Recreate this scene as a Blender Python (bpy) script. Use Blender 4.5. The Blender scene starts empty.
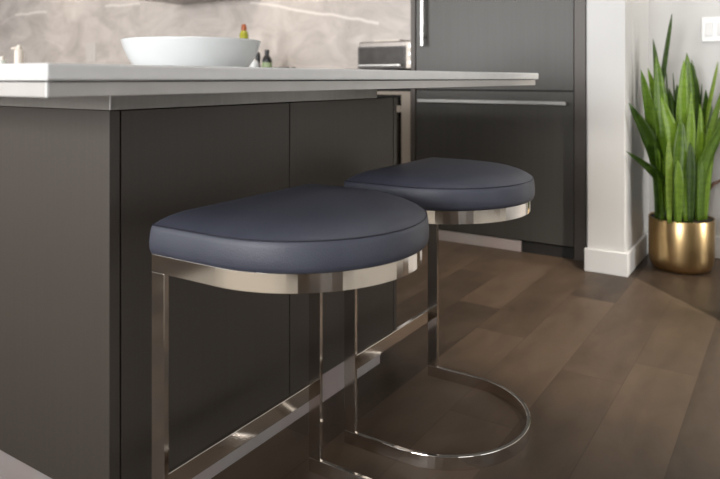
import bpy, bmesh, math, random
from mathutils import Vector, Matrix
random.seed(7)
C = bpy.context.scene
COL = C.collection

# ------------------------------------------------------------------ camera
F_PX, HY, CAM_H = 671.0, 78.5, 0.90
YAW = math.atan(437.0 / 671.0)
cd = bpy.data.cameras.new('camera')
cam = bpy.data.objects.new('camera', cd)
COL.objects.link(cam)
cam.location = (0, 0, CAM_H)
cam.rotation_euler = (math.pi / 2, 0, YAW - math.pi / 2)
cd.sensor_width = 36.0
cd.lens = F_PX / 720 * 36.0
cd.shift_y = -(239.5 - HY) / 720
cd.clip_start = 0.05
cd.dof.use_dof = True
cd.dof.focus_distance = 1.45
cd.dof.aperture_fstop = 4.5
C.camera = cam

# ------------------------------------------------------------------ world, lights, exposure
C.view_settings.view_transform = 'Standard'
C.view_settings.look = 'None'
C.view_settings.gamma = 1.0
C.view_settings.use_curve_mapping = False
C.view_settings.exposure = 0.06
w = bpy.data.worlds.new('sky')
C.world = w
w.use_nodes = True
bg = w.node_tree.nodes['Background']
bg.inputs['Color'].default_value = (0.80, 0.90, 1.0, 1)
bg.inputs['Strength'].default_value = 1.6


def area(name, loc, target, sx, sy, power, color=(1, 1, 1), spread=180):
    d = bpy.data.lights.new(name, 'AREA')
    d.shape = 'RECTANGLE'
    d.size, d.size_y = sx, sy
    d.energy = power
    d.color = color
    d.spread = math.radians(spread)
    o = bpy.data.objects.new(name, d)
    COL.objects.link(o)
    o.location = loc
    o.rotation_euler = (Vector(target) - Vector(loc)).to_track_quat('-Z', 'Y').to_euler()
    return o


# daylight through the living room windows
area('daylight_rear', (-5.85, 0.4, 1.6), (3.0, 0.4, 1.4), 2.3, 2.0, 262, (1.0, 0.99, 0.985), 140)
area('daylight_rear', (-5.85, 5.1, 1.6), (3.0, 4.0, 1.4), 3.7, 2.0, 215, (1.0, 0.99, 0.985), 130)
area('daylight_near', (-3.2, -5.85, 1.5), (-1.0, 3.0, 1.2), 2.4, 2.0, 14, (1.0, 0.90, 0.80), 140)
area('daylight_near', (0.9, -5.85, 1.5), (1.2, 3.0, 1.2), 2.4, 2.0, 8, (1.0, 0.90, 0.80), 140)
area('daylight_hall', (3.37, -5.85, 1.5), (3.37, 1.0, 1.5), 0.7, 1.9, 130, (1.0, 0.98, 0.96))


def unseen_can(x, y, power, blend=0.6, size=150, rad=0.04, aim=None):
    d = bpy.data.lights.new('unseen_can', 'SPOT')
    d.energy = power
    d.spot_size = math.radians(size)
    d.spot_blend = blend
    d.shadow_soft_size = rad
    d.color = (1.0, 0.91, 0.80)
    o = bpy.data.objects.new('unseen_can', d)
    COL.objects.link(o)
    o.location = (x, y, 2.66)
    if aim:
        o.rotation_euler = (Vector(aim) - o.location).to_track_quat('-Z', 'Y').to_euler()


CANS = [(1.45, -1.02, 470), (-1.1, 1.0, 170), (1.6, -1.55, 55), (1.2, 0.1, 16), (3.25, -0.45, 60), (2.75, 2.9, 22), (2.75, 4.9, 20), (-1.0, 3.0, 20)]  # unseen ceiling spots; those for rugs, nook and floor edge are added
for cx, cy, cp in CANS:
    if (cx, cy) in ((-1.1, 1.0), (1.6, -1.55)):
        unseen_can(cx, cy, cp, 0.8, 62)  # added spots that brighten the two rugs
    elif cx == 3.25:
        unseen_can(cx, cy, cp, 0.9, 95, 0.05, (3.8, 0.15, 1.25))  # added spot that brightens the nook wall
    elif cy < 0:
        unseen_can(cx, cy, cp, 1.0, 44, 0.03, (2.75, 0.35, 0.0))     # added spot for the floor shadow edge, tilted towards the nook
    else:
        unseen_can(cx, cy, cp)
# added strip lamps that brighten the marble wall; no cabinets hold them
area('added_strip_lamp', (3.80, 3.2, 1.90), (3.90, 3.2, 0.9), 0.04, 2.6, 5.2, (1.0, 0.86, 0.74))
area('added_strip_lamp', (3.80, 6.0, 1.90), (3.90, 6.0, 0.9), 0.04, 2.6, 5.2, (1.0, 0.86, 0.74))


# ------------------------------------------------------------------ materials
def new_mat(name):
    m = bpy.data.materials.new(name)
    m.use_nodes = True
    nt = m.node_tree
    b = nt.nodes['Principled BSDF']
    return m, nt, b


def N(nt, t, **kw):
    n = nt.nodes.new(t)
    for k, v in kw.items():
        setattr(n, k, v)
    return n


def setin(n, **kw):
    for k, v in kw.items():
        n.inputs[k.replace('_', ' ')].default_value = v


def ramp(nt, pts):
    r = N(nt, 'ShaderNodeValToRGB')
    e = r.color_ramp.elements
    while len(e) < len(pts):
        e.new(0.5)
    for i, (p, c) in enumerate(pts):
        e[i].position = p
        e[i].color = (c[0], c[1], c[2], 1)
    return r


def noisy(name, c1, c2, scale=(1, 1, 1), nscale=8, detail=3, rough=0.5, metal=0.0, bump=0.0, bscale=200, spec=0.5, rvar=0.0, coat=0.0):
    """a principled surface with a noise between two colours and a fine bump"""
    m, nt, b = new_mat(name)
    tc = N(nt, 'ShaderNodeTexCoord')
    mp = N(nt, 'ShaderNodeMapping')
    mp.inputs['Scale'].default_value = scale
    nt.links.new(tc.outputs['Object'], mp.inputs['Vector'])
    no = N(nt, 'ShaderNodeTexNoise')
    setin(no, Scale=nscale, Detail=detail)
    nt.links.new(mp.outputs['Vector'], no.inputs['Vector'])
    r = ramp(nt, [(0.3, c1), (0.7, c2)])
    nt.links.new(no.outputs['Fac'], r.inputs['Fac'])
    nt.links.new(r.outputs['Color'], b.inputs['Base Color'])
    setin(b, Roughness=rough, Metallic=metal)
    b.inputs['Specular IOR Level'].default_value = spec
    if coat:
        b.inputs['Coat Weight'].default_value = coat
        b.inputs['Coat Roughness'].default_value = 0.25
    if rvar:
        mr = N(nt, 'ShaderNodeMapRange')
        setin(mr, To_Min=rough - rvar, To_Max=rough + rvar)
        nt.links.new(no.outputs['Fac'], mr.inputs['Value'])
        nt.links.new(mr.outputs['Result'], b.inputs['Roughness'])
    if bump:
        n2 = N(nt, 'ShaderNodeTexNoise')
        setin(n2, Scale=bscale, Detail=2)
        nt.links.new(mp.outputs['Vector'], n2.inputs['Vector'])
        bp = N(nt, 'ShaderNodeBump')
        setin(bp, Strength=bump, Distance=0.002)
        nt.links.new(n2.outputs['Fac'], bp.inputs['Height'])
        nt.links.new(bp.outputs['Normal'], b.inputs['Normal'])
    return m


M = {}
M['cabinet'] = noisy('dark_grey_wood_veneer', (0.076, 0.064, 0.054), (0.082, 0.069, 0.059), (90, 90, 1.2), 1.5, 4, 0.42, bump=0.05, bscale=3, spec=0.4)
M['fridge'] = noisy('grey_lacquered_panel', (0.060, 0.057, 0.051), (0.067, 0.063, 0.057), (40, 40, 1.0), 1.5, 3, 0.38, spec=0.35)
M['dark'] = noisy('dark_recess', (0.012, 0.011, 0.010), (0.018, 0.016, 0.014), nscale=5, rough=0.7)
M['quartz'] = noisy('white_quartz', (0.74, 0.74, 0.735), (0.78, 0.78, 0.775), nscale=30, detail=5, rough=0.22)
M['edge'] = noisy('grey_build_up', (0.47, 0.45, 0.43), (0.51, 0.49, 0.47), nscale=20, detail=4, rough=0.25)
M['rail'] = noisy('grey_wood_rail', (0.29, 0.272, 0.25), (0.315, 0.295, 0.27), (60, 60, 1.2), 1.5, 3, 0.22, spec=0.6)
M['toe'] = noisy('light_toe_kick', (0.46, 0.365, 0.35), (0.43, 0.415, 0.40), nscale=6, rough=0.35)
M['wall'] = noisy('white_wall_paint', (0.60, 0.595, 0.585), (0.63, 0.625, 0.615), nscale=3, rough=0.75, bump=0.03, bscale=120)
M['trimpaint'] = noisy('white_trim_paint', (0.66, 0.66, 0.655), (0.69, 0.69, 0.685), nscale=4, rough=0.4)
M['ceiling'] = noisy('ceiling_paint', (0.78, 0.78, 0.77), (0.80, 0.80, 0.79), nscale=3, rough=0.85)
M['chrome'] = noisy('polished_chrome', (0.70, 0.655, 0.605), (0.74, 0.695, 0.645), (1, 1, 1), 6, 2, 0.085, 1.0, rvar=0.02)
M['steel'] = noisy('brushed_steel', (0.40, 0.39, 0.37), (0.46, 0.45, 0.43), (4, 4, 80), 2, 3, 0.30, 1.0)
M['leather'] = noisy('navy_leather', (0.050, 0.054, 0.077), (0.060, 0.065, 0.090), nscale=14, detail=4, rough=0.47, bump=0.22, bscale=420, spec=0.55, rvar=0.04)
M['thread'] = noisy('dark_seam_thread', (0.010, 0.011, 0.020), (0.016, 0.017, 0.028), nscale=300, rough=0.6)
M['ceramic'] = noisy('white_ceramic', (0.60, 0.62, 0.625), (0.64, 0.66, 0.665), nscale=5, rough=0.18)
M['gold'] = noisy('brushed_gold', (0.66, 0.46, 0.22), (0.72, 0.51, 0.26), (60, 60, 1), 1.2, 3, 0.30, 1.0, rvar=0.05)
M['soil'] = noisy('potting_soil', (0.015, 0.010, 0.007), (0.04, 0.028, 0.02), nscale=90, detail=4, rough=0.95, bump=0.8, bscale=90)
M['beige'] = noisy('beige_cabinet_paint', (0.40, 0.34, 0.28), (0.43, 0.37, 0.31), nscale=4, rough=0.5)
M['cream'] = noisy('cream_enamel', (0.70, 0.63, 0.55), (0.74, 0.67, 0.59), nscale=5, rough=0.35)
M['pale'] = noisy('pale_green_glass', (0.55, 0.57, 0.52), (0.62, 0.64, 0.58), nscale=5, rough=0.2)
M['black'] = noisy('black_plastic', (0.010, 0.010, 0.011), (0.016, 0.016, 0.017), nscale=12, rough=0.35)
M['oven'] = noisy('toaster_steel', (0.20, 0.18, 0.165), (0.24, 0.22, 0.20), (3, 60, 3), 2, 2, 0.35, 0.85)
M['ovenframe'] = noisy('dark_oven_frame', (0.06, 0.053, 0.047), (0.075, 0.066, 0.06), nscale=10, rough=0.4)
M['ovenglass'] = noisy('oven_glass', (0.020, 0.017, 0.014), (0.045, 0.038, 0.032), nscale=12, rough=0.35, spec=0.3)
M['green'] = noisy('green_label', (0.25, 0.36, 0.16), (0.42, 0.50, 0.32), nscale=60, rough=0.5)
M['yellow'] = noisy('yellow_liquid', (0.36, 0.30, 0.02), (0.30, 0.33, 0.03), nscale=20, rough=0.25)
M['orange'] = noisy('orange_cap', (0.30, 0.07, 0.02), (0.36, 0.10, 0.025), nscale=20, rough=0.4)
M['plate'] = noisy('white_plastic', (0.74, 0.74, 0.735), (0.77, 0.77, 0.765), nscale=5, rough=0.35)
M['dryleaf'] = noisy('dry_brown_leaf', (0.06, 0.025, 0.012), (0.12, 0.05, 0.025), nscale=30, rough=0.6)


def leaf_mat(name, dark, light):
    m, nt, b = new_mat(name)
    tc = N(nt, 'ShaderNodeTexCoord')
    mp = N(nt, 'ShaderNodeMapping')
    mp.inputs['Scale'].default_value = (14, 14, 45)
    nt.links.new(tc.outputs['Object'], mp.inputs['Vector'])
    no = N(nt, 'ShaderNodeTexNoise')
    setin(no, Scale=1.6, Detail=4)
    nt.links.new(mp.outputs['Vector'], no.inputs['Vector'])
    r = ramp(nt, [(0.25, dark), (0.75, light)])
    nt.links.new(no.outputs['Fac'], r.inputs['Fac'])
    nt.links.new(r.outputs['Color'], b.inputs['Base Color'])
    setin(b, Roughness=0.36)
    b.inputs['Specular IOR Level'].default_value = 0.45
    return m


LEAF = [leaf_mat('leaf_deep', (0.016, 0.040, 0.004), (0.055, 0.11, 0.010)),
        leaf_mat('leaf_mid', (0.055, 0.115, 0.007), (0.125, 0.225, 0.018)),
        leaf_mat('leaf_bright', (0.11, 0.20, 0.012), (0.205, 0.335, 0.033)),
        leaf_mat('leaf_yellowish', (0.14, 0.23, 0.02), (0.26, 0.37, 0.055))]


def floor_mat():
    m, nt, b = new_mat('oak_planks')
    L = nt.links.new
    tc = N(nt, 'ShaderNodeTexCoord')
    sp = N(nt, 'ShaderNodeSeparateXYZ')
    L(tc.outputs['Object'], sp.inputs[0])

    def mth(op, a, bb=None, c=None):
        n = N(nt, 'ShaderNodeMath', operation=op)
        for i, v in enumerate((a, bb, c)):
            if v is None:
                continue
            if isinstance(v, (int, float)):
                n.inputs[i].default_value = v
            else:
                L(v, n.inputs[i])
        return n.outputs[0]
    W, LEN = 0.18, 1.15
    yy = mth('DIVIDE', mth('ADD', sp.outputs['Y'], -0.07), W)
    row = mth('FLOOR', yy)
    fy = mth('SUBTRACT', yy, row)
    wn = N(nt, 'ShaderNodeTexWhiteNoise', noise_dimensions='1D')
    L(row, wn.inputs['W'])
    xx = mth('ADD', mth('DIVIDE', sp.outputs['X'], LEN), mth('MULTIPLY', wn.outputs['Value'], 7.0))
    col = mth('FLOOR', xx)
    fx = mth('SUBTRACT', xx, col)
    cb = N(nt, 'ShaderNodeCombineXYZ')
    L(row, cb.inputs[0])
    L(col, cb.inputs[1])
    w2 = N(nt, 'ShaderNodeTexWhiteNoise', noise_dimensions='2D')
    L(cb.outputs[0], w2.inputs['Vector'])
    tint = w2.outputs['Value']
    # grain, stretched along each plank, shifted from plank to plank
    gx = N(nt, 'ShaderNodeCombineXYZ')
    L(mth('ADD', mth('MULTIPLY', sp.outputs['X'], 1.6), mth('MULTIPLY', tint, 40.0)), gx.inputs[0])
    L(mth('MULTIPLY', sp.outputs['Y'], 14.0), gx.inputs[1])
    g = N(nt, 'ShaderNodeTexNoise')
    setin(g, Scale=1.0, Detail=6, Roughness=0.62, Distortion=0.6)
    L(gx.outputs[0], g.inputs['Vector'])
    # cloudy darker patches and knots
    kx = N(nt, 'ShaderNodeCombineXYZ')
    L(mth('ADD', mth('MULTIPLY', sp.outputs['X'], 3.2), mth('MULTIPLY', tint, 90.0)), kx.inputs[0])
    L(mth('MULTIPLY', sp.outputs['Y'], 7.0), kx.inputs[1])
    k = N(nt, 'ShaderNodeTexNoise')
    setin(k, Scale=1.2, Detail=4, Roughness=0.6, Distortion=0.4)
    L(kx.outputs[0], k.inputs['Vector'])
    v = mth('ADD', mth('MULTIPLY', tint, 0.46), mth('ADD', mth('MULTIPLY', g.outputs['Fac'], 0.34), mth('MULTIPLY', k.outputs['Fac'], 0.62)))
    r = ramp(nt, [(0.26, (0.022, 0.015, 0.0105)), (0.56, (0.066, 0.0455, 0.0315)), (0.95, (0.118, 0.081, 0.055))])
    L(v, r.inputs['Fac'])
    ey = mth('MINIMUM', fy, mth('SUBTRACT', 1.0, fy))
    ex = mth('MINIMUM', fx, mth('SUBTRACT', 1.0, fx))
    s1 = mth('LESS_THAN', ey, 0.006)
    s2 = mth('LESS_THAN', ex, 0.0011)
    seam = mth('MAXIMUM', s1, s2)
    mx = N(nt, 'ShaderNodeMix', data_type='RGBA')
    L(mth('MULTIPLY', seam, 0.4), mx.inputs[0])
    L(r.outputs['Color'], mx.inputs[6])
    mx.inputs[7].default_value = (0.018, 0.012, 0.009, 1)
    L(mx.outputs[2], b.inputs['Base Color'])
    rr = N(nt, 'ShaderNodeMapRange')
    setin(rr, To_Min=0.42, To_Max=0.56)
    L(g.outputs['Fac'], rr.inputs['Value'])
    L(rr.outputs['Result'], b.inputs['Roughness'])
    b.inputs['Specular IOR Level'].default_value = 0.3
    bp = N(nt, 'ShaderNodeBump')
    setin(bp, Strength=0.15, Distance=0.002)
    L(mth('SUBTRACT', g.outputs['Fac'], mth('MULTIPLY', seam, 0.8)), bp.inputs['Height'])
    L(bp.outputs['Normal'], b.inputs['Normal'])
    return m


STREAKS = [(6.93, 1.575, 6.36, 1.570, 0.018, 0.6), (5.42, 1.575, 4.92, 1.565, 0.016, 0.5), (3.61, 1.50, 2.42, 1.285, 0.015, 0.55)]


def marble_mat():
    m, nt, b = new_mat('greige_marble')
    L = nt.links.new
    tc = N(nt, 'ShaderNodeTexCoord')
    mp = N(nt, 'ShaderNodeMapping')
    mp.inputs['Scale'].default_value = (1, 1.0, 1.6)
    mp.inputs['Rotation'].default_value = (0.5, 0, 0)
    L(tc.outputs['Object'], mp.inputs['Vector'])
    n1 = N(nt, 'ShaderNodeTexNoise')
    setin(n1, Scale=2.6, Detail=6, Roughness=0.6, Distortion=0.9)
    L(mp.outputs[0], n1.inputs['Vector'])
    r1 = ramp(nt, [(0.28, (0.37, 0.33, 0.30)), (0.52, (0.51, 0.46, 0.425)), (0.78, (0.61, 0.56, 0.52))])
    L(n1.outputs['Fac'], r1.inputs['Fac'])
    # thin pale veins: where a second noise crosses its middle
    n2 = N(nt, 'ShaderNodeTexNoise')
    setin(n2, Scale=0.8, Detail=2, Roughness=0.4, Distortion=0.2)
    mp2 = N(nt, 'ShaderNodeMapping')
    mp2.inputs['Scale'].default_value = (1, 0.7, 2.6)
    mp2.inputs['Rotation'].default_value = (-0.35, 0, 0)
    L(tc.outputs['Object'], mp2.inputs['Vector'])
    L(mp2.outputs[0], n2.inputs['Vector'])
    r2 = ramp(nt, [(0.485, (0, 0, 0)), (0.50, (0.3, 0.3, 0.3)), (0.515, (0, 0, 0))])
    L(n2.outputs['Fac'], r2.inputs['Fac'])
    n3 = N(nt, 'ShaderNodeTexNoise')
    setin(n3, Scale=3.0, Detail=2)
    L(tc.outputs['Object'], n3.inputs['Vector'])
    r3 = ramp(nt, [(0.48, (0, 0, 0)), (0.62, (1, 1, 1))])
    L(n3.outputs['Fac'], r3.inputs['Fac'])
    mu = N(nt, 'ShaderNodeMath', operation='MULTIPLY')
    L(r2.outputs['Color'], mu.inputs[0])
    L(r3.outputs['Color'], mu.inputs[1])
    mx = N(nt, 'ShaderNodeMix', data_type='RGBA')
    L(mu.outputs[0], mx.inputs[0])
    L(r1.outputs['Color'], mx.inputs[6])
    mx.inputs[7].default_value = (0.84, 0.78, 0.73, 1)
    prev = mx.outputs[2]
    # a few long straight pale streaks, each a segment on the slab: (y, z) to (y, z), half width
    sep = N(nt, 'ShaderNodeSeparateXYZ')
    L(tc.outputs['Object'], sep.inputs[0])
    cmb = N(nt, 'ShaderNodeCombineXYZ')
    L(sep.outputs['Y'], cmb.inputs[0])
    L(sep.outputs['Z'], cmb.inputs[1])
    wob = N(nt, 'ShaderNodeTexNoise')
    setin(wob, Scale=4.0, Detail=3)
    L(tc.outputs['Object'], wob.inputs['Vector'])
    for (y0, z0, y1, z1, hw, k) in STREAKS:
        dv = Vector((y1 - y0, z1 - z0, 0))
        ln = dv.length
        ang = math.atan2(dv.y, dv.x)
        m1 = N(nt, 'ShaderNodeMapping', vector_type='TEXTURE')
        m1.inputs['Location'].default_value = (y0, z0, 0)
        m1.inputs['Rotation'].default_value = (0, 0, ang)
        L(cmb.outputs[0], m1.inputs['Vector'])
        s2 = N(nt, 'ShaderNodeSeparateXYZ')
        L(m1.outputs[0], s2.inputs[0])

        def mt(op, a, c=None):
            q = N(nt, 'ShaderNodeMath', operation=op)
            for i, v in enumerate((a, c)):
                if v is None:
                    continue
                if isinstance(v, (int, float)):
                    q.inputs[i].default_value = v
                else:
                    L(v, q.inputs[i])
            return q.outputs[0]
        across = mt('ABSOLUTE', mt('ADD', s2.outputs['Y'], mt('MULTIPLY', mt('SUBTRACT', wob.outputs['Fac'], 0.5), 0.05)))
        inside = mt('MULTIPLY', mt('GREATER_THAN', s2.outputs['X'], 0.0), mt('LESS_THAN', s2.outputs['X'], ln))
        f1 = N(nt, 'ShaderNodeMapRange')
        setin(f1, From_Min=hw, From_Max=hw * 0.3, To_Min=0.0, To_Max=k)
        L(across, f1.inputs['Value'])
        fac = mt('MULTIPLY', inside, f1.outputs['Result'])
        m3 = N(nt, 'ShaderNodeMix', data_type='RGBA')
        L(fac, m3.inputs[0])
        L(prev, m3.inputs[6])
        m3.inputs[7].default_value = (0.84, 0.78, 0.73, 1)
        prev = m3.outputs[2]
    L(prev, b.inputs['Base Color'])
    setin(b, Roughness=0.3)
    return m


M['floor'] = floor_mat()
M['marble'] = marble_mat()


# ------------------------------------------------------------------ mesh helpers
def obj(name, bm, m, parent=None, smooth=False, bevel=0.0, segs=2):
    me = bpy.data.meshes.new(name)
    bmesh.ops.recalc_face_normals(bm, faces=bm.faces[:])
    bm.to_mesh(me)
    bm.free()
    me.materials.append(m)
    o = bpy.data.objects.new(name, me)
    COL.objects.link(o)
    if parent is not None:
        o.parent = parent
    if smooth:
        for p in me.polygons:
            p.use_smooth = True
    if bevel:
        md = o.modifiers.new('bevel', 'BEVEL')
        md.width = bevel
        md.segments = segs
        md.limit_method = 'ANGLE'
        md.angle_limit = math.radians(40)
    return o


def box(bm, x0, x1, y0, y1, z0, z1):
    v = [bm.verts.new(p) for p in ((x0, y0, z0), (x1, y0, z0), (x1, y1, z0), (x0, y1, z0), (x0, y0, z1), (x1, y0, z1), (x1, y1, z1), (x0, y1, z1))]
    for f in ((0, 3, 2, 1), (4, 5, 6, 7), (0, 1, 5, 4), (1, 2, 6, 5), (2, 3, 7, 6), (3, 0, 4, 7)):
        bm.faces.new([v[i] for i in f])
    return bm


def bx(*a):
    return box(bmesh.new(), *a)


def lathe(bm, prof, cx=0, cy=0, n=48):
    rings = []
    for r, z in prof:
        if r < 1e-6:
            rings.append([bm.verts.new((cx, cy, z))])
        else:
            rings.append([bm.verts.new((cx + r * math.cos(2 * math.pi * i / n), cy + r * math.sin(2 * math.pi * i / n), z)) for i in range(n)])
    for a, b in zip(rings, rings[1:]):
        for i in range(n):
            j = (i + 1) % n
            if len(a) == 1 and len(b) == 1:
                continue
            if len(a) == 1:
                bm.faces.new((a[0], b[i], b[j]))
            elif len(b) == 1:
                bm.faces.new((a[i], a[j], b[0]))
            else:
                bm.faces.new((a[i], a[j], b[j], b[i]))
    return bm


def tube(bm, pts, r, n=10):
    pts = [Vector(p) for p in pts]
    rings = []
    for i, p in enumerate(pts):
        t = (pts[min(i + 1, len(pts) - 1)] - pts[max(i - 1, 0)]).normalized()
        u = t.cross(Vector((0, 0, 1)))
        if u.length < 1e-3:
            u = t.cross(Vector((1, 0, 0)))
        u.normalize()
        v = t.cross(u)
        rr = r[i] if isinstance(r, (list, tuple)) else r
        rings.append([bm.verts.new(p + u * rr * math.cos(2 * math.pi * k / n) + v * rr * math.sin(2 * math.pi * k / n)) for k in range(n)])
    for a, b in zip(rings, rings[1:]):
        for i in range(n):
            bm.faces.new((a[i], a[(i + 1) % n], b[(i + 1) % n], b[i]))
    bm.faces.new(rings[0])
    bm.faces.new(rings[-1])
    return bm


def tag(o, label, cat, group=None):
    o['label'] = label
    o['category'] = cat
    if group:
        o['group'] = group
    return o


def thing(name, label, cat, loc=(0, 0, 0), group=None):
    o = bpy.data.objects.new(name, None)
    o.empty_display_size = 0.05
    COL.objects.link(o)
    o.location = loc
    return tag(o, label, cat, group)


def struct(name, bm, m, bevel=0.0):
    o = obj(name, bm, m, bevel=bevel)
    o['kind'] = 'structure'
    return o


# ------------------------------------------------------------------ the setting
CEIL = 2.70
struct('floor', bx(-5.8, 4.1, -5.8, 8.1, -0.05, 0.0), M['floor'])
struct('ceiling', bx(-5.8, 4.1, -5.8, 8.1, CEIL, CEIL + 0.05), M['ceiling'])
struct('wall_far', bx(3.97, 4.1, 0.85, 8.1, 0.0, CEIL), M['wall'])
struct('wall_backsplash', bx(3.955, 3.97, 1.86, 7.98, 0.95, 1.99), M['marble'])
# pier between the refrigerator and the plant, and the walls of the plant's nook
pier = bx(3.215, 3.372, 0.655, 0.822, 0.0, CEIL)
box(pier, 3.372, 4.1, 0.655, 0.868, 0.0, CEIL)
struct('wall_pier', pier, M['wall'], bevel=0.004)
struct('wall_nook', bx(3.80, 4.1, -5.68, 0.655, 0.0, CEIL), M['wall'])
struct('wall_right', bx(2.815, 2.935, -5.68, 0.235, 0.0, CEIL), M['wall'])
struct('added_half_wall', bx(-2.12, -2.0, -1.6, 7.98, 0.0, 0.86), M['cabinet'], bevel=0.003)  # added unseen half wall that blocks low window light
struct('wall_left', bx(-5.8, 4.1, 7.98, 8.1, 0.0, CEIL), M['wall'])


def wall_with_openings(name, axis, c0, c1, a0, a1, opens, zs=(0.75, 2.45)):
    bm = bmesh.new()

    def put(p0, p1, z0, z1):
        if axis == 'x':
            box(bm, c0, c1, p0, p1, z0, z1)
        else:
            box(bm, p0, p1, c0, c1, z0, z1)
    cur = a0
    for (o0, o1) in opens:
        put(cur, o0, 0, CEIL)
        put(o0, o1, 0, zs[0])
        put(o0, o1, zs[1], CEIL)
        cur = o1
    put(cur, a1, 0, CEIL)
    return struct(name, bm, M['wall'])


def window(n, axis, c, a0, a1, z0=0.75, z1=2.45):
    bm = bmesh.new()
    t = 0.05

    def put(p0, p1, q0, q1):
        if axis == 'x':
            box(bm, c - 0.03, c + 0.03, p0, p1, q0, q1)
        else:
            box(bm, p0, p1, c - 0.03, c + 0.03, q0, q1)
    put(a0, a0 + t, z0, z1)
    put(a1 - t, a1, z0, z1)
    put(a0 + t, a1 - t, z0, z0 + t)
    put(a0 + t, a1 - t, z1 - t, z1)
    mid = (a0 + a1) / 2
    put(mid - t / 2, mid + t / 2, z0 + t, z1 - t)
    struct('window_%d' % n, bm, M['trimpaint'])


wall_with_openings('wall_rear', 'x', -5.8, -5.68, -5.68, 7.98, [(-0.8, 1.6), (3.2, 7.0)], (0.55, 2.6))
window(1, 'x', -5.74, -0.8, 1.6, 0.55, 2.6)
window(2, 'x', -5.74, 3.2, 7.0, 0.55, 2.6)
wall_with_openings('wall_near', 'y', -5.8, -5.68, -5.8, 3.80, [(-4.4, -2.0), (-0.3, 2.1), (3.0, 3.74)], (0.45, 2.5))
window(3, 'y', -5.74, -4.4, -2.0, 0.45, 2.5)
window(4, 'y', -5.74, -0.3, 2.1, 0.45, 2.5)
window(5, 'y', -5.74, 3.0, 3.74, 0.45, 2.5)

# baseboards
BB = 0.108
bmb = bx(3.20, 3.215, 0.640, 0.834, 0.0, BB)
box(bmb, 3.215, 3.80, 0.640, 0.655, 0.0, BB)
struct('baseboard_pier', bmb, M['trimpaint'], bevel=0.004)
struct('baseboard_nook', bx(3.785, 3.80, -5.68, 0.640, 0.0, BB), M['trimpaint'], bevel=0.004)

# ------------------------------------------------------------------ kitchen island
IX0, IX1, IY0, IY1 = 0.812, 1.912, 1.10, 3.90
island = thing('kitchen_island', 'dark grey wood veneer kitchen island with light toe kick behind the two bar stools', 'kitchen island', (1.36, 2.5, 0))


def ipart(name, b, m, bevel=0.0012):
    bmesh.ops.translate(b, verts=b.verts[:], vec=(-1.36, -2.5, 0))
    return obj(name, b, m, island, bevel=bevel)


ipart('carcass', bx(IX0 + 0.03, IX1 - 0.012, IY0 + 0.022, IY1, 0.08, 0.838), M['dark'])
ipart('end_panel', bx(IX0, IX0 + 0.024, IY0, IY1, 0.075, 0.8385), M['cabinet'])
ipart('door_panel', bx(IX0 + 0.028, 1.3555, IY0 + 0.001, IY0 + 0.02, 0.079, 0.8375), M['cabinet'])
ipart('door_panel', bx(1.3590, 1.888, IY0 + 0.001, IY0 + 0.02, 0.079, 0.8375), M['cabinet'])
ipart('filler_strip', bx(1.892, IX1, IY0 + 0.001, IY0 + 0.03, 0.079, 0.8375), M['cabinet'])
ipart('side_panel', bx(IX1 - 0.012, IX1, IY0 + 0.03, IY1, 0.079, 0.8375), M['cabinet'])
ipart('top_rail', bx(IX0 - 0.004, 1.775, IY0 - 0.008, IY1, 0.8395, 0.8775), M['rail'], 0.001)
tk = bx(0.822, 1.812, IY0 + 0.004, IY0 + 0.03, 0.0, 0.078)
box(tk, 0.822, 0.84, IY0 + 0.03, IY1 - 0.02, 0.0, 0.074)
box(tk, 1.79, 1.812, IY0 + 0.03, IY1 - 0.02, 0.0, 0.078)
ipart('toe_kick', tk, M['toe'])

SX0, SX1, SY0, SY1 = 0.448, 2.195, 0.72, 3.96
top = thing('island_countertop', 'thick white quartz worktop overhanging the dark island on the stool side', 'countertop', (1.32, 2.3, 0.878))


def tpart(name, b, m, bevel):
    bmesh.ops.translate(b, verts=b.verts[:], vec=(-1.32, -2.3, -0.878))
    return obj(name, b, m, top, bevel=bevel, segs=3)


tpart('slab', bx(SX0, SX1, SY0, SY1, 0.8972, 0.9180), M['quartz'], 0.003)
tpart('support_board', bx(SX0 + 0.003, SX1 - 0.022, SY0 + 0.004, SY1 - 0.01, 0.878, 0.8956), M['edge'], 0.001)
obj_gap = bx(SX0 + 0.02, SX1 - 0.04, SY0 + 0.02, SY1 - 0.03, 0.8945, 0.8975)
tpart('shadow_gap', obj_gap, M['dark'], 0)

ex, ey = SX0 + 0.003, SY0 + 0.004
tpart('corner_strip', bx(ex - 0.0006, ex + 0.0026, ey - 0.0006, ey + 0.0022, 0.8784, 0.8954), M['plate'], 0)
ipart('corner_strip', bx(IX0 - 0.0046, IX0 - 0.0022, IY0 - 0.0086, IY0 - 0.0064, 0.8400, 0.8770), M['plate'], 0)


# ------------------------------------------------------------------ bar stools
SW, RAD = 0.457, 0.2285
STR = 0.153                     # straight run of the D before its round


def d_path(inset=0.0, n=40, closed=False):
    """plan of the D, flat side on y=0, round towards -y"""
    r = RAD - inset
    pts = [Vector((-r, 0))]
    for i in range(n + 1):
        a = math.pi + math.pi * i / n
        pts.append(Vector((r * math.cos(a), -STR + r * math.sin(a))))
    pts.append(Vector((r, 0)))
    return pts


def flat_band(bm, z0, z1, thick):
    o, i = d_path(0.0), d_path(thick)
    quads = []
    for p, q in zip(o, i):
        quads.append([bm.verts.new((p.x, p.y, z0)), bm.verts.new((p.x, p.y, z1)), bm.verts.new((q.x, q.y, z1)), bm.verts.new((q.x, q.y, z0))])
    for a, b in zip(quads, quads[1:]):
        for k in range(4):
            bm.faces.new((a[k], a[(k + 1) % 4], b[(k + 1) % 4], b[k]))
    bm.faces.new(quads[0])
    bm.faces.new(quads[-1])
    return bm


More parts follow.
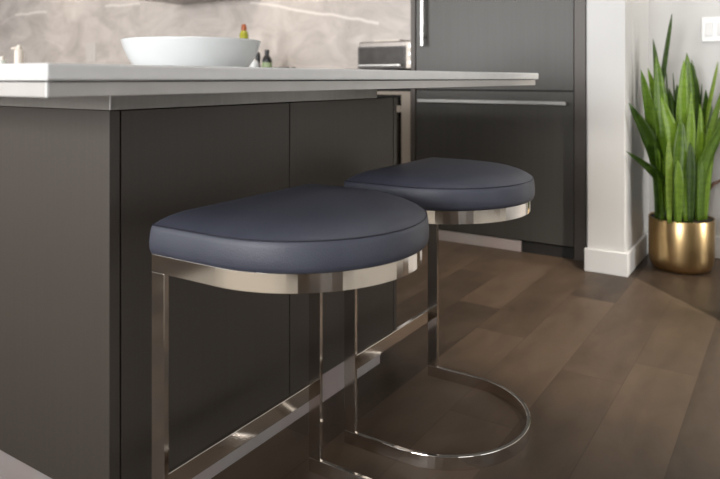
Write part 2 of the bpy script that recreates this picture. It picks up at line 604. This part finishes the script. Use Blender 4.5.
def rounded_d(off, y_back, n=44, cr=0.010):
    """closed outline of the cushion: a D grown by off, with rounded flat-side corners"""
    r = RAD + off
    pts = []
    for i in range(n + 1):
        a = math.pi + math.pi * i / n
        pts.append((r * math.cos(a), -STR + (r + 0.003) * math.sin(a)))
    m = 6
    for k in range(1, 6):                       # straight side towards the flat side
        pts.append((r, -STR + (y_back - cr + STR) * k / 5))
    for k in range(1, m + 1):
        a = (math.pi / 2) * k / m
        pts.append((r - cr + cr * math.cos(a), y_back - cr + cr * math.sin(a)))
    for k in range(1, 14):
        pts.append((r - cr - (2 * r - 2 * cr) * k / 14, y_back))
    for k in range(m + 1):
        a = math.pi / 2 + (math.pi / 2) * k / m
        pts.append((-r + cr + cr * math.cos(a), y_back - cr + cr * math.sin(a)))
    for k in range(1, 5):
        pts.append((-r, y_back - cr + (-STR - y_back + cr) * k / 5))
    return pts


CZ0, CZS, CZT = 0.596, 0.647, 0.675


def cushion_bm():
    bm = bmesh.new()
    base = rounded_d(0.0, -0.004)
    cy = -0.15
    rings = []
    # (grow outward, z); then scaled rings for the domed top
    prof = [(-0.016, CZ0), (0.001, CZ0 + 0.0005), (0.0052, CZ0 + 0.003), (0.0072, CZ0 + 0.010), (0.0078, CZ0 + 0.022), (0.0062, CZS - 0.010), (0.0045, CZS - 0.002), (0.0030, CZS)]
    nb = len(base)
    for g, z in prof:
        rings.append([bm.verts.new((x, y, z)) for x, y in rounded_d(g, -0.004 + g)])
    edge = rounded_d(0.0025, -0.0015)
    for s, h in ((0.992, 0.06), (0.965, 0.22), (0.91, 0.44), (0.82, 0.68), (0.70, 0.83), (0.54, 0.93), (0.36, 0.98), (0.18, 1.0)):
        rings.append([bm.verts.new((x * s, cy + (y - cy) * s, CZS + (CZT - CZS) * h)) for x, y in edge])
    for a, b in zip(rings, rings[1:]):
        for i in range(nb):
            j = (i + 1) % nb
            bm.faces.new((a[i], a[j], b[j], b[i]))
    c = bm.verts.new((0, cy, CZT + 0.0002))
    for i in range(nb):
        bm.faces.new((rings[-1][i], rings[-1][(i + 1) % nb], c))
    bm.faces.new(list(reversed(rings[0])))
    return bm


def seam_bm():
    bm = bmesh.new()
    pts = rounded_d(0.0032, -0.0008)
    rings = []
    n = len(pts)
    for (x, y) in pts:
        d = Vector((x, y + 0.15)).normalized()
        rings.append([bm.verts.new((x + d.x * 0.0011 * math.cos(t), y + d.y * 0.0011 * math.cos(t), CZS + 0.0006 + 0.0011 * math.sin(t))) for t in [2 * math.pi * k / 6 for k in range(6)]])
    for i in range(n):
        a, b = rings[i], rings[(i + 1) % n]
        for k in range(6):
            bm.faces.new((a[k], a[(k + 1) % 6], b[(k + 1) % 6], b[k]))
    return bm


BW, BT = 0.032, 0.010           # flat bar width and thickness


def make_stool(label):
    t = thing('bar_stool', label, 'bar stool', group='navy cantilever bar stools at the island')
    obj('base_loop', flat_band(bmesh.new(), 0.0, BW, BT), M['chrome'], t, bevel=0.0012)
    obj('seat_band', flat_band(bmesh.new(), 0.565, 0.596, BT), M['chrome'], t, bevel=0.0005)
    for s in (-1, 1):
        x0, x1 = sorted((s * RAD, s * (RAD - BT)))
        obj('leg', bx(x0, x1, -BW, 0.0, BW * 0.98, 0.5652), M['chrome'], t, bevel=0.0005)
    obj('footrest', bx(-RAD + BT * 0.9, RAD - BT * 0.9, -0.016, -0.006, 0.172, 0.208), M['chrome'], t, bevel=0.0012)
    obj('crossbar', bx(-RAD + BT * 0.9, RAD - BT * 0.9, -BT, 0.0, 0.566, 0.5955), M['chrome'], t, bevel=0.0012)
    cu = obj('cushion', cushion_bm(), M['leather'], t, smooth=True)
    obj('seam', seam_bm(), M['thread'], cu, smooth=True)
    return t


def dup(root, loc, label):
    r = root.copy()
    COL.objects.link(r)
    r.location = loc
    r['label'] = label
    for ch in list(root.children):
        c = ch.copy()
        COL.objects.link(c)
        c.parent = r
        for g in ch.children:
            d = g.copy()
            COL.objects.link(d)
            d.parent = c
    return r


stool = make_stool('navy leather stool on chrome frame, the nearer one, overlapping the other in the picture')
stool2 = dup(stool, (1.5975, 0.938, 0), 'navy leather bar stool on chrome frame farther back, nearer the refrigerator')
stool.location = (1.0065, 0.938, 0)

# ------------------------------------------------------------------ refrigerator and its side panels
FX = 3.37
fr = thing('refrigerator', 'built-in grey panelled refrigerator with bar handles beside the white wall pier', 'refrigerator', (3.66, 1.37, 0))


def fpart(name, b, m, parent=fr, bevel=0.0015, off=(-3.66, -1.37, 0)):
    bmesh.ops.translate(b, verts=b.verts[:], vec=off)
    return obj(name, b, m, parent, bevel=bevel)


fpart('body', bx(FX + 0.022, 3.95, 0.932, 1.812, 0.07, 2.12), M['dark'])
d1 = fpart('door', bx(FX, FX + 0.02, 0.929, 1.814, 0.8395, 2.12), M['fridge'])
d2 = fpart('freezer_drawer', bx(FX, FX + 0.02, 0.929, 1.814, 0.062, 0.8335), M['fridge'])


def bar_handle(p0, p1, parent, axis):
    bm = bmesh.new()
    if axis == 'z':
        box(bm, FX - 0.042, FX - 0.026, p0[1] - 0.008, p0[1] + 0.008, p0[2], p1[2])
        for z in (p0[2] + 0.05, p1[2] - 0.05):
            box(bm, FX - 0.028, FX + 0.001, p0[1] - 0.006, p0[1] + 0.006, z - 0.006, z + 0.006)
    else:
        box(bm, FX - 0.042, FX - 0.026, p0[1], p1[1], p0[2] - 0.009, p0[2] + 0.009)
        for y in (p0[1] + 0.05, p1[1] - 0.05):
            box(bm, FX - 0.028, FX + 0.001, y - 0.006, y + 0.006, p0[2] - 0.006, p0[2] + 0.006)
    fpart('handle', bm, M['steel'], parent)


bar_handle((0, 1.757, 1.082), (0, 1.757, 1.95), d1, 'z')
bar_handle((0, 0.955, 0.7765), (0, 1.786, 0.7765), d2, 'y')
fpart('toe_grille', bx(FX + 0.004, FX + 0.02, 1.20, 1.812, 0.0, 0.056), M['toe'])
fpart('toe_grille_dark', bx(FX + 0.008, FX + 0.02, 0.932, 1.1985, 0.0, 0.056), M['dark'])  # rest of the same toe grille, in the dark colour
tag(obj('cabinet_side_panel', bx(FX - 0.004, 3.95, 0.870, 0.9255, 0.0, 2.30), M['cabinet'], bevel=0.0015),
    'tall dark grey panel between the refrigerator and the white wall pier', 'cabinet panel')
tag(obj('cabinet_side_panel', bx(FX - 0.004, 3.95, 1.8185, 1.848, 0.0, 2.30), M['cabinet'], bevel=0.0015),
    'narrow tall dark panel between the toaster oven and the refrigerator', 'cabinet panel')

# ------------------------------------------------------------------ back run: cabinet, counter, cooktop
bc = thing('base_cabinet', 'beige framed base cabinet beside the refrigerator, seen past the end of the island', 'cabinet', (3.67, 2.2, 0))


def bpart(name, b, m, bevel=0.0015):
    bmesh.ops.translate(b, verts=b.verts[:], vec=(-3.67, -2.2, 0))
    return obj(name, b, m, bc, bevel=bevel)


bpart('carcass', bx(3.41, 3.95, 1.852, 2.60, 0.08, 0.87), M['dark'])
bpart('stile', bx(3.372, 3.409, 1.852, 1.912, 0.08, 0.825), M['beige'])
bpart('stile', bx(3.372, 3.409, 2.54, 2.60, 0.08, 0.825), M['beige'])
bpart('top_rail', bx(3.372, 3.409, 1.9125, 2.5395, 0.805, 0.825), M['beige'])
bpart('middle_rail', bx(3.370, 3.409, 1.9125, 1.945, 0.705, 0.742), M['beige'])
bpart('drawer', bx(3.385, 3.409, 1.947, 2.5395, 0.66, 0.790), M['cabinet'])
bpart('door', bx(3.385, 3.409, 1.947, 2.5395, 0.085, 0.655), M['cabinet'])
bpart('toe_kick', bx(3.43, 3.45, 1.852, 2.60, 0.0, 0.08), M['toe'])
tag(obj('back_countertop', bx(3.36, 3.953, 1.850, 7.60, 0.872, 0.945), M['quartz'], bevel=0.003),
    'white worktop along the marble wall under the toaster oven', 'countertop')

ck = thing('cooktop', 'low black cooktop on the back counter left of the toaster oven', 'cooktop', (3.67, 2.68, 0.945))
obj('glass_top', bx(-0.22, 0.22, -0.36, 0.40, 0.0, 0.012), M['black'], ck, bevel=0.002)
for k in range(5):
    obj('knob', lathe(bmesh.new(), [(0, 0.012), (0.018, 0.012), (0.016, 0.03), (0, 0.03)], -0.18, 0.34 - 0.055 * k, 20), M['black'], ck)

# toaster oven
to = thing('toaster_oven', 'small grey toaster oven with dark glass door beside the dark side panel', 'toaster oven', (3.66, 2.09, 0.945))


def topart(name, b, m, parent=to, bevel=0.002):
    bmesh.ops.translate(b, verts=b.verts[:], vec=(-3.66, -2.09, -0.945))
    return obj(name, b, m, parent, bevel=bevel)


TX = 3.50
topart('body', bx(TX + 0.02, 3.84, 1.875, 2.302, 0.957, 1.128), M['oven'], bevel=0.008)
topart('control_panel', bx(TX + 0.004, TX + 0.02, 1.876, 1.955, 0.962, 1.118), M['cream'])
dr = topart('door', bx(TX + 0.006, TX + 0.02, 1.960, 2.30, 0.962, 1.096), M['ovenframe'])
topart('window', bx(TX + 0.002, TX + 0.0075, 1.972, 2.288, 0.985, 1.088), M['ovenglass'], dr)
hb = bx(TX - 0.022, TX - 0.012, 1.98, 2.28, 0.976, 0.986)
for y in (2.0, 2.26):
    box(hb, TX - 0.013, TX + 0.007, y - 0.004, y + 0.004, 0.977, 0.985)
topart('handle', hb, M['steel'], dr)
for z in (1.095, 1.045, 0.995):
    b = lathe(bmesh.new(), [(0, 0), (0.016, 0), (0.014, 0.016), (0, 0.016)], n=20)
    bmesh.ops.rotate(b, verts=b.verts[:], cent=(0, 0, 0), matrix=Matrix.Rotation(-math.pi / 2, 3, 'Y'))
    bmesh.ops.translate(b, verts=b.verts[:], vec=(TX + 0.004, 1.916, z))
    topart('knob', b, M['steel'])
for px_, py_ in ((3.54, 1.91), (3.54, 2.27), (3.81, 1.91), (3.81, 2.27)):
    topart('foot', bx(px_ - 0.015, px_ + 0.015, py_ - 0.015, py_ + 0.015, 0.945, 0.958), M['black'])
topart('crumb_tray', bx(TX + 0.012, 3.80, 2.03, 2.12, 0.9505, 0.9565), M['black'], bevel=0)
tag(obj('baking_tray', bx(3.56, 3.76, 2.03, 2.22, 1.128, 1.139), M['cream'], bevel=0.003), 'pale flat tray lying on top of the toaster oven', 'tray')

# wall outlet on the marble
M['outlet'] = noisy('pale_outlet_plastic', (0.50, 0.465, 0.435), (0.53, 0.495, 0.465), nscale=5, rough=0.4)
ou = thing('wall_outlet', 'pale outlet plate on the marble wall left of the white bowl', 'outlet', (3.955, 5.625, 1.147))
obj('cover_plate', bx(-0.006, 0.0, -0.075, 0.075, -0.088, 0.088), M['outlet'], ou, bevel=0.002)
for z in (-0.038, 0.038):
    obj('socket', bx(-0.009, -0.0055, -0.026, 0.026, z - 0.024, z + 0.024), M['outlet'], ou, bevel=0.002)

# range hood at the top edge; the added strip lamps are separate
hood = thing('range_hood', 'grey hood underside above the cooktop at the top edge', 'range hood', (3.70, 3.9, 1.528))
obj('canopy', bx(-0.18, 0.25, -0.42, 0.50, 0.0, 0.05), M['oven'], hood, bevel=0.003)
obj('chimney', bx(-0.02, 0.25, -0.16, 0.24, 0.0505, 1.171), M['oven'], hood, bevel=0.003)

# ------------------------------------------------------------------ things on the counters
bw = thing('serving_bowl', 'large shallow white ceramic bowl on the island worktop', 'bowl', (1.618, 1.740, 0.918))
R = 0.234
prof = [(0, 0.0), (0.150, 0.0), (0.166, 0.003), (0.190, 0.020), (0.210, 0.050), (0.225, 0.082), (0.231, 0.104), (R, 0.110), (R - 0.003, 0.1125), (R - 0.008, 0.111), (0.212, 0.083), (0.202, 0.052), (0.180, 0.022), (0.14, 0.010), (0, 0.008)]
obj('bowl_body', lathe(bmesh.new(), prof, n=72), M['ceramic'], bw, smooth=True)

sd = thing('soap_dispenser', 'cream pump dispenser with short spout, the taller of the pair on the worktop', 'soap dispenser', (1.945, 3.37, 0.918))
obj('bottle_body', lathe(bmesh.new(), [(0, 0), (0.022, 0), (0.0235, 0.004), (0.0235, 0.126), (0.021, 0.131), (0, 0.131)], n=28), M['cream'], sd, smooth=False, bevel=0.001)
pb = lathe(bmesh.new(), [(0, 0.1305), (0.012, 0.1305), (0.011, 0.152), (0.006, 0.157), (0, 0.157)], n=20)
tube(pb, [(0, 0, 0.142), (-0.022, 0.034, 0.137)], [0.008, 0.006])
obj('pump', pb, M['cream'], sd)
pj = thing('small_jar', 'pale short jar with cream lid, left of the cream dispenser at the picture edge', 'jar', (1.93, 3.50, 0.918))
obj('jar_body', lathe(bmesh.new(), [(0, 0), (0.019, 0), (0.02, 0.003), (0.02, 0.07), (0.014, 0.08), (0, 0.08)], n=24), M['pale'], pj, bevel=0.001)
obj('lid', lathe(bmesh.new(), [(0, 0.0805), (0.013, 0.0805), (0.012, 0.098), (0, 0.1)], n=24), M['cream'], pj)

# bottles on the back counter, right of the bowl
ob = thing('oil_bottle', 'tall yellow bottle with orange cap rising behind the bowl rim', 'bottle', (3.58, 3.325, 0.945))
obj('bottle_body', lathe(bmesh.new(), [(0, 0), (0.032, 0), (0.034, 0.005), (0.034, 0.23), (0.031, 0.275), (0.022, 0.297), (0, 0.297)], n=28), M['yellow'], ob, smooth=True)
obj('cap', lathe(bmesh.new(), [(0, 0.2975), (0.019, 0.2975), (0.020, 0.32), (0.014, 0.343), (0, 0.345)], n=24), M['orange'], ob)
wj = thing('white_jar', 'small round white jar peeking out right of the bowl base', 'jar', (3.50, 3.155, 0.945))
obj('jar_body', lathe(bmesh.new(), [(0, 0), (0.020, 0), (0.031, 0.02), (0.033, 0.05), (0.028, 0.072), (0.014, 0.083), (0, 0.085)], n=28), M['ceramic'], wj, smooth=True)
pg = thing('pepper_grinder', 'slim black grinder standing just right of the white bowl', 'pepper grinder', (3.66, 3.265, 0.945))
obj('grinder_body', lathe(bmesh.new(), [(0, 0), (0.022, 0), (0.023, 0.02), (0.017, 0.06), (0.020, 0.10), (0.020, 0.115), (0, 0.115)], n=24), M['black'], pg)
obj('knob', lathe(bmesh.new(), [(0, 0.1155), (0.018, 0.1155), (0.019, 0.13), (0.012, 0.145), (0, 0.148)], n=24), M['black'], pg)
sb = thing('sauce_bottle', 'dark bottle with green label, rightmost of the bottles beside the bowl', 'bottle', (3.66, 3.178, 0.945))
obj('bottle_body', lathe(bmesh.new(), [(0, 0), (0.033, 0), (0.035, 0.004), (0.035, 0.085), (0.028, 0.105), (0.016, 0.118), (0.014, 0.13), (0, 0.13)], n=28), M['black'], sb)
obj('cap', lathe(bmesh.new(), [(0, 0.1305), (0.017, 0.1305), (0.017, 0.16), (0, 0.16)], n=24), M['black'], sb)
obj('paper_label', lathe(bmesh.new(), [(0.0352, 0.012), (0.0358, 0.012), (0.0358, 0.07), (0.0352, 0.07), (0.0352, 0.012)], n=28), M['green'], sb)

# light switch on the nook wall
ls = thing('light_switch', 'white wall switch plate above the plant', 'light switch', (3.80, 0.345, 1.148))
obj('cover_plate', bx(-0.007, 0.0, -0.06, 0.06, -0.062, 0.062), M['plate'], ls, bevel=0.003)
for y in (-0.026, 0.026):
    obj('rocker', bx(-0.011, -0.0065, y - 0.016, y + 0.016, -0.034, 0.034), M['trimpaint'], ls, bevel=0.002)

# ------------------------------------------------------------------ snake plant in a gold pot
PX, PY = 3.506, 0.462
pl = thing('potted_snake_plant', 'tall green snake plant in a gold pot on the floor beside the white pier', 'potted plant', (PX, PY, 0))
obj('pot', lathe(bmesh.new(), [(0, 0.0), (0.112, 0.0), (0.124, 0.006), (0.134, 0.020), (0.140, 0.040), (0.1425, 0.065), (0.143, 0.10), (0.143, 0.241), (0.142, 0.243), (0.139, 0.243), (0.138, 0.240), (0.138, 0.222), (0, 0.222)], n=72), M['gold'], pl, smooth=True, bevel=0)
obj('soil', lathe(bmesh.new(), [(0.1375, 0.2225), (0.1375, 0.238), (0.08, 0.242), (0, 0.243)], n=40), M['soil'], pl)

RIGHT = Vector((math.sin(YAW), -math.cos(YAW), 0))
FWD = Vector((math.cos(YAW), math.sin(YAW), 0))


def leaf(base, tip, width, mat, bow=0.0, fold=0.35, twist=0.0, face=0.0, dry=False, name='leaf'):
    """sword leaf. base/tip are (sideways, depth, height) from the pot centre; a solid blade with a shallow trough"""
    bm = bmesh.new()
    n = 16
    b, t = Vector(base), Vector(tip)
    rows = []
    for i in range(n + 1):
        s = i / n
        p = b.lerp(t, s)
        lateral = Vector((t.x - b.x, t.y - b.y, 0))
        p = p - lateral * bow * math.sin(math.pi * s)
        # width profile: narrow foot, widest past the middle, pointed tip
        wv = width * (0.40 + 1.15 * s - 0.55 * s * s) * min(1.0, max(0.0, (1.0 - s) * 3.2) ** 0.62) * 0.5
        wv = max(wv, 0.0008)
        ang = face + twist * s
        u = RIGHT * math.cos(ang) + FWD * math.sin(ang)
        nrm = RIGHT * (-math.sin(ang)) + FWD * math.cos(ang)
        P = RIGHT * p.x + FWD * p.y + Vector((0, 0, p.z))
        th = 0.0022
        front = [P + u * wv * k - nrm * (abs(k) * wv * fold + 0) for k in (-1, -0.5, 0, 0.5, 1)]
        back = [q + nrm * th for q in front]
        rows.append([bm.verts.new(q) for q in front + back[::-1]])
    for a, c in zip(rows, rows[1:]):
        for k in range(10):
            bm.faces.new((a[k], a[(k + 1) % 10], c[(k + 1) % 10], c[k]))
    bm.faces.new(rows[0])
    bm.faces.new(rows[-1])
    return obj(name, bm, mat, pl, smooth=True)


DC = PX * math.cos(YAW) + PY * math.sin(YAW)
RC = PX * math.sin(YAW) - PY * math.cos(YAW)


def at(x, y, dd):
    d = DC + dd
    return ((x - 360) / F_PX * d - RC, dd, CAM_H - (y - HY) * d / F_PX)


# tip pixel, foot pixel column, depth from the pot centre (tip, foot), width, colour, bow, twist, facing
LV = [
    (672, 14, 655, 0.05, 0.05, 0.062, 0, 0.42, 0.9, 0.9),
    (653, 39, 660, 0.03, 0.02, 0.080, 0, 0.25, 0.4, 0.3),
    (641, 70, 658, -0.10, -0.02, 0.060, 1, 0.30, 0.3, -0.3),
    (629, 103, 656, -0.18, -0.03, 0.078, 0, 0.42, 0.2, -0.1),
    (626, 151, 656, -0.17, -0.06, 0.066, 0, 0.55, 0.2, -0.1),
    (656, 55, 664, -0.06, -0.05, 0.082, 1, 0.15, 0.2, 0.1),
    (687, 53, 684, 0.0, 0.01, 0.095, 1, 0.2, 0.3, 0.1),
    (684, 60, 678, -0.05, -0.04, 0.066, 2, 0.2, -0.5, 0.5),
    (692, 60, 692, 0.04, 0.03, 0.072, 0, 0.2, 0.3, -0.2),
    (697, 77, 694, 0.06, 0.05, 0.070, 1, 0.2, 0.4, 0.2),
    (661, 97, 687, -0.10, -0.09, 0.085, 2, 0.12, 0.1, 0.1),
    (673, 73, 676, 0.08, 0.06, 0.050, 0, 0.2, 0.8, 0.5),
    (718, 62, 700, 0.0, 0.03, 0.060, 3, 0.40, 0.8, 0.8),
    (728, 74, 702, -0.04, -0.02, 0.085, 2, 0.40, 0.5, 0.4),
    (734, 95, 703, 0.05, 0.04, 0.090, 1, 0.45, 0.4, 0.3),
    (730, 112, 700, -0.08, -0.07, 0.085, 1, 0.45, 0.3, 0.2),
    (649, 92, 662, 0.07, 0.05, 0.070, 0, 0.2, 0.5, 0.1),
    (669, 88, 670, 0.02, 0.02, 0.080, 0, 0.1, 0.2, -0.2),
    (677, 84, 678, 0.05, 0.04, 0.075, 0, 0.1, 0.3, 0.0),
    (706, 90, 698, 0.02, 0.02, 0.072, 0, 0.2, 0.3, 0.2),
    (700, 104, 697, -0.07, -0.06, 0.066, 2, 0.1, 0.3, 0.3),
    (648, 68, 666, -0.05, -0.05, 0.068, 2, 0.25, 0.2, 0.2),
    (653, 126, 659, -0.07, -0.07, 0.052, 1, 0.1, 0.3, 0.5),
    (681, 118, 677, -0.11, -0.11, 0.060, 1, 0.1, 0.3, -0.4),
    (710, 128, 704, -0.05, -0.05, 0.060, 2, 0.2, 0.3, 0.1),
    (668, 140, 669, -0.115, -0.115, 0.050, 3, 0.05, 0.2, 0.2),
    (690, 142, 690, -0.12, -0.12, 0.055, 0, 0.05, 0.2, 0.1),
    (664, 110, 663, -0.02, -0.02, 0.060, 0, 0.1, 0.3, 0.1),
    (672, 118, 672, -0.03, -0.03, 0.060, 0, 0.1, 0.3, -0.3),
    (694, 112, 692, -0.03, -0.03, 0.060, 0, 0.1, 0.3, 0.3),
    (686, 108, 683, -0.02, -0.02, 0.060, 0, 0.1, 0.3, 0.2),
    (660, 150, 658, -0.04, -0.04, 0.050, 0, 0.1, 0.3, 0.2),
    (700, 150, 699, -0.08, -0.08, 0.052, 1, 0.1, 0.3, 0.2),
    (645, 118, 660, 0.00, 0.00, 0.052, 0, 0.25, 0.9, 0.6),
    (658, 78, 662, 0.05, 0.04, 0.052, 0, 0.2, 0.9, -0.5),
    (666, 68, 669, 0.06, 0.05, 0.050, 1, 0.15, 1.1, 0.2),
    (691, 92, 688, -0.09, -0.09, 0.052, 2, 0.15, 0.9, -0.5),
    (702, 84, 696, 0.05, 0.05, 0.050, 0, 0.25, 1.0, 0.3),
    (712, 106, 702, 0.03, 0.03, 0.058, 0, 0.3, 0.8, -0.3),
    (716, 140, 705, -0.03, -0.03, 0.050, 1, 0.35, 0.8, 0.2),
    (672, 104, 674, -0.06, -0.06, 0.048, 0, 0.1, 1.1, 0.4),
    (678, 160, 679, -0.125, -0.125, 0.045, 2, 0.05, 0.2, -0.2),
]
for (tx, ty, fxp, td, fd, wd, ci, bow, tw, fc) in LV:
    bse = at(fxp, 226, fd)
    bse = (max(-0.122, min(0.122, bse[0])), fd, 0.237)
    leaf(bse, at(tx, ty, td), wd * 1.04, LEAF[ci], bow, 0.35, tw, fc)
# the one withered leaf that droops over the pot rim
dl = bmesh.new()
tube(dl, [RIGHT * 0.100 + Vector((0, 0, 0.235)), RIGHT * 0.118 + Vector((0, 0, 0.30)), RIGHT * 0.125 + Vector((0, 0, 0.36)), RIGHT * 0.155 + Vector((0, 0, 0.40)), RIGHT * 0.21 + Vector((0, 0, 0.425))], [0.004, 0.005, 0.007, 0.009, 0.004], 8)
o = obj('leaf', dl, M['dryleaf'], pl, smooth=True)
o['label'] = 'withered brown leaf stalk'

# unseen rugs, added as bright surfaces for the chrome to mirror
M['rug'] = noisy('cream_wool', (0.55, 0.52, 0.47), (0.63, 0.60, 0.55), nscale=60, detail=3, rough=0.95, bump=0.6, bscale=300)
tag(obj('added_rug', bx(-1.9, -0.42, -0.30, 2.30, 0.0, 0.014), M['rug'], bevel=0.005), 'added cream wool rug left of the stools, mirrored in the chrome', 'rug')
tag(obj('added_rug', bx(0.45, 2.70, -2.30, -0.85, 0.0, 0.014), M['rug'], bevel=0.005), 'added cream wool rug in front of the stools near the right wall', 'rug')

# unseen recessed ceiling lights (the lamp discs), some of them added
ml, nt, b = new_mat('lamp_lens')
setin(b, Emission_Strength=4.0)
b.inputs['Emission Color'].default_value = (1.0, 0.88, 0.74, 1)
names = ['added ceiling light near the wall to the right', 'added ceiling light over the cream rug', 'added ceiling light over the second rug', 'recessed ceiling light above the front of the stools', 'added ceiling light in the plant nook', 'recessed ceiling light over the island end', 'recessed ceiling light over the far end of the island', 'recessed ceiling light near the rear windows']
for (cx, cy, cp), nm in zip(CANS, names):
    k = thing('unseen_ceiling_light', nm, 'ceiling light', (cx, cy, CEIL), 'unseen recessed ceiling lights')
    obj('ring', lathe(bmesh.new(), [(0.05, 0.0), (0.075, 0.0), (0.072, -0.006), (0.05, -0.006), (0.05, 0.0)], n=32), M['trimpaint'], k)
    obj('lens', lathe(bmesh.new(), [(0, -0.001), (0.05, -0.001), (0.05, -0.003), (0, -0.003)], n=32), ml, k)
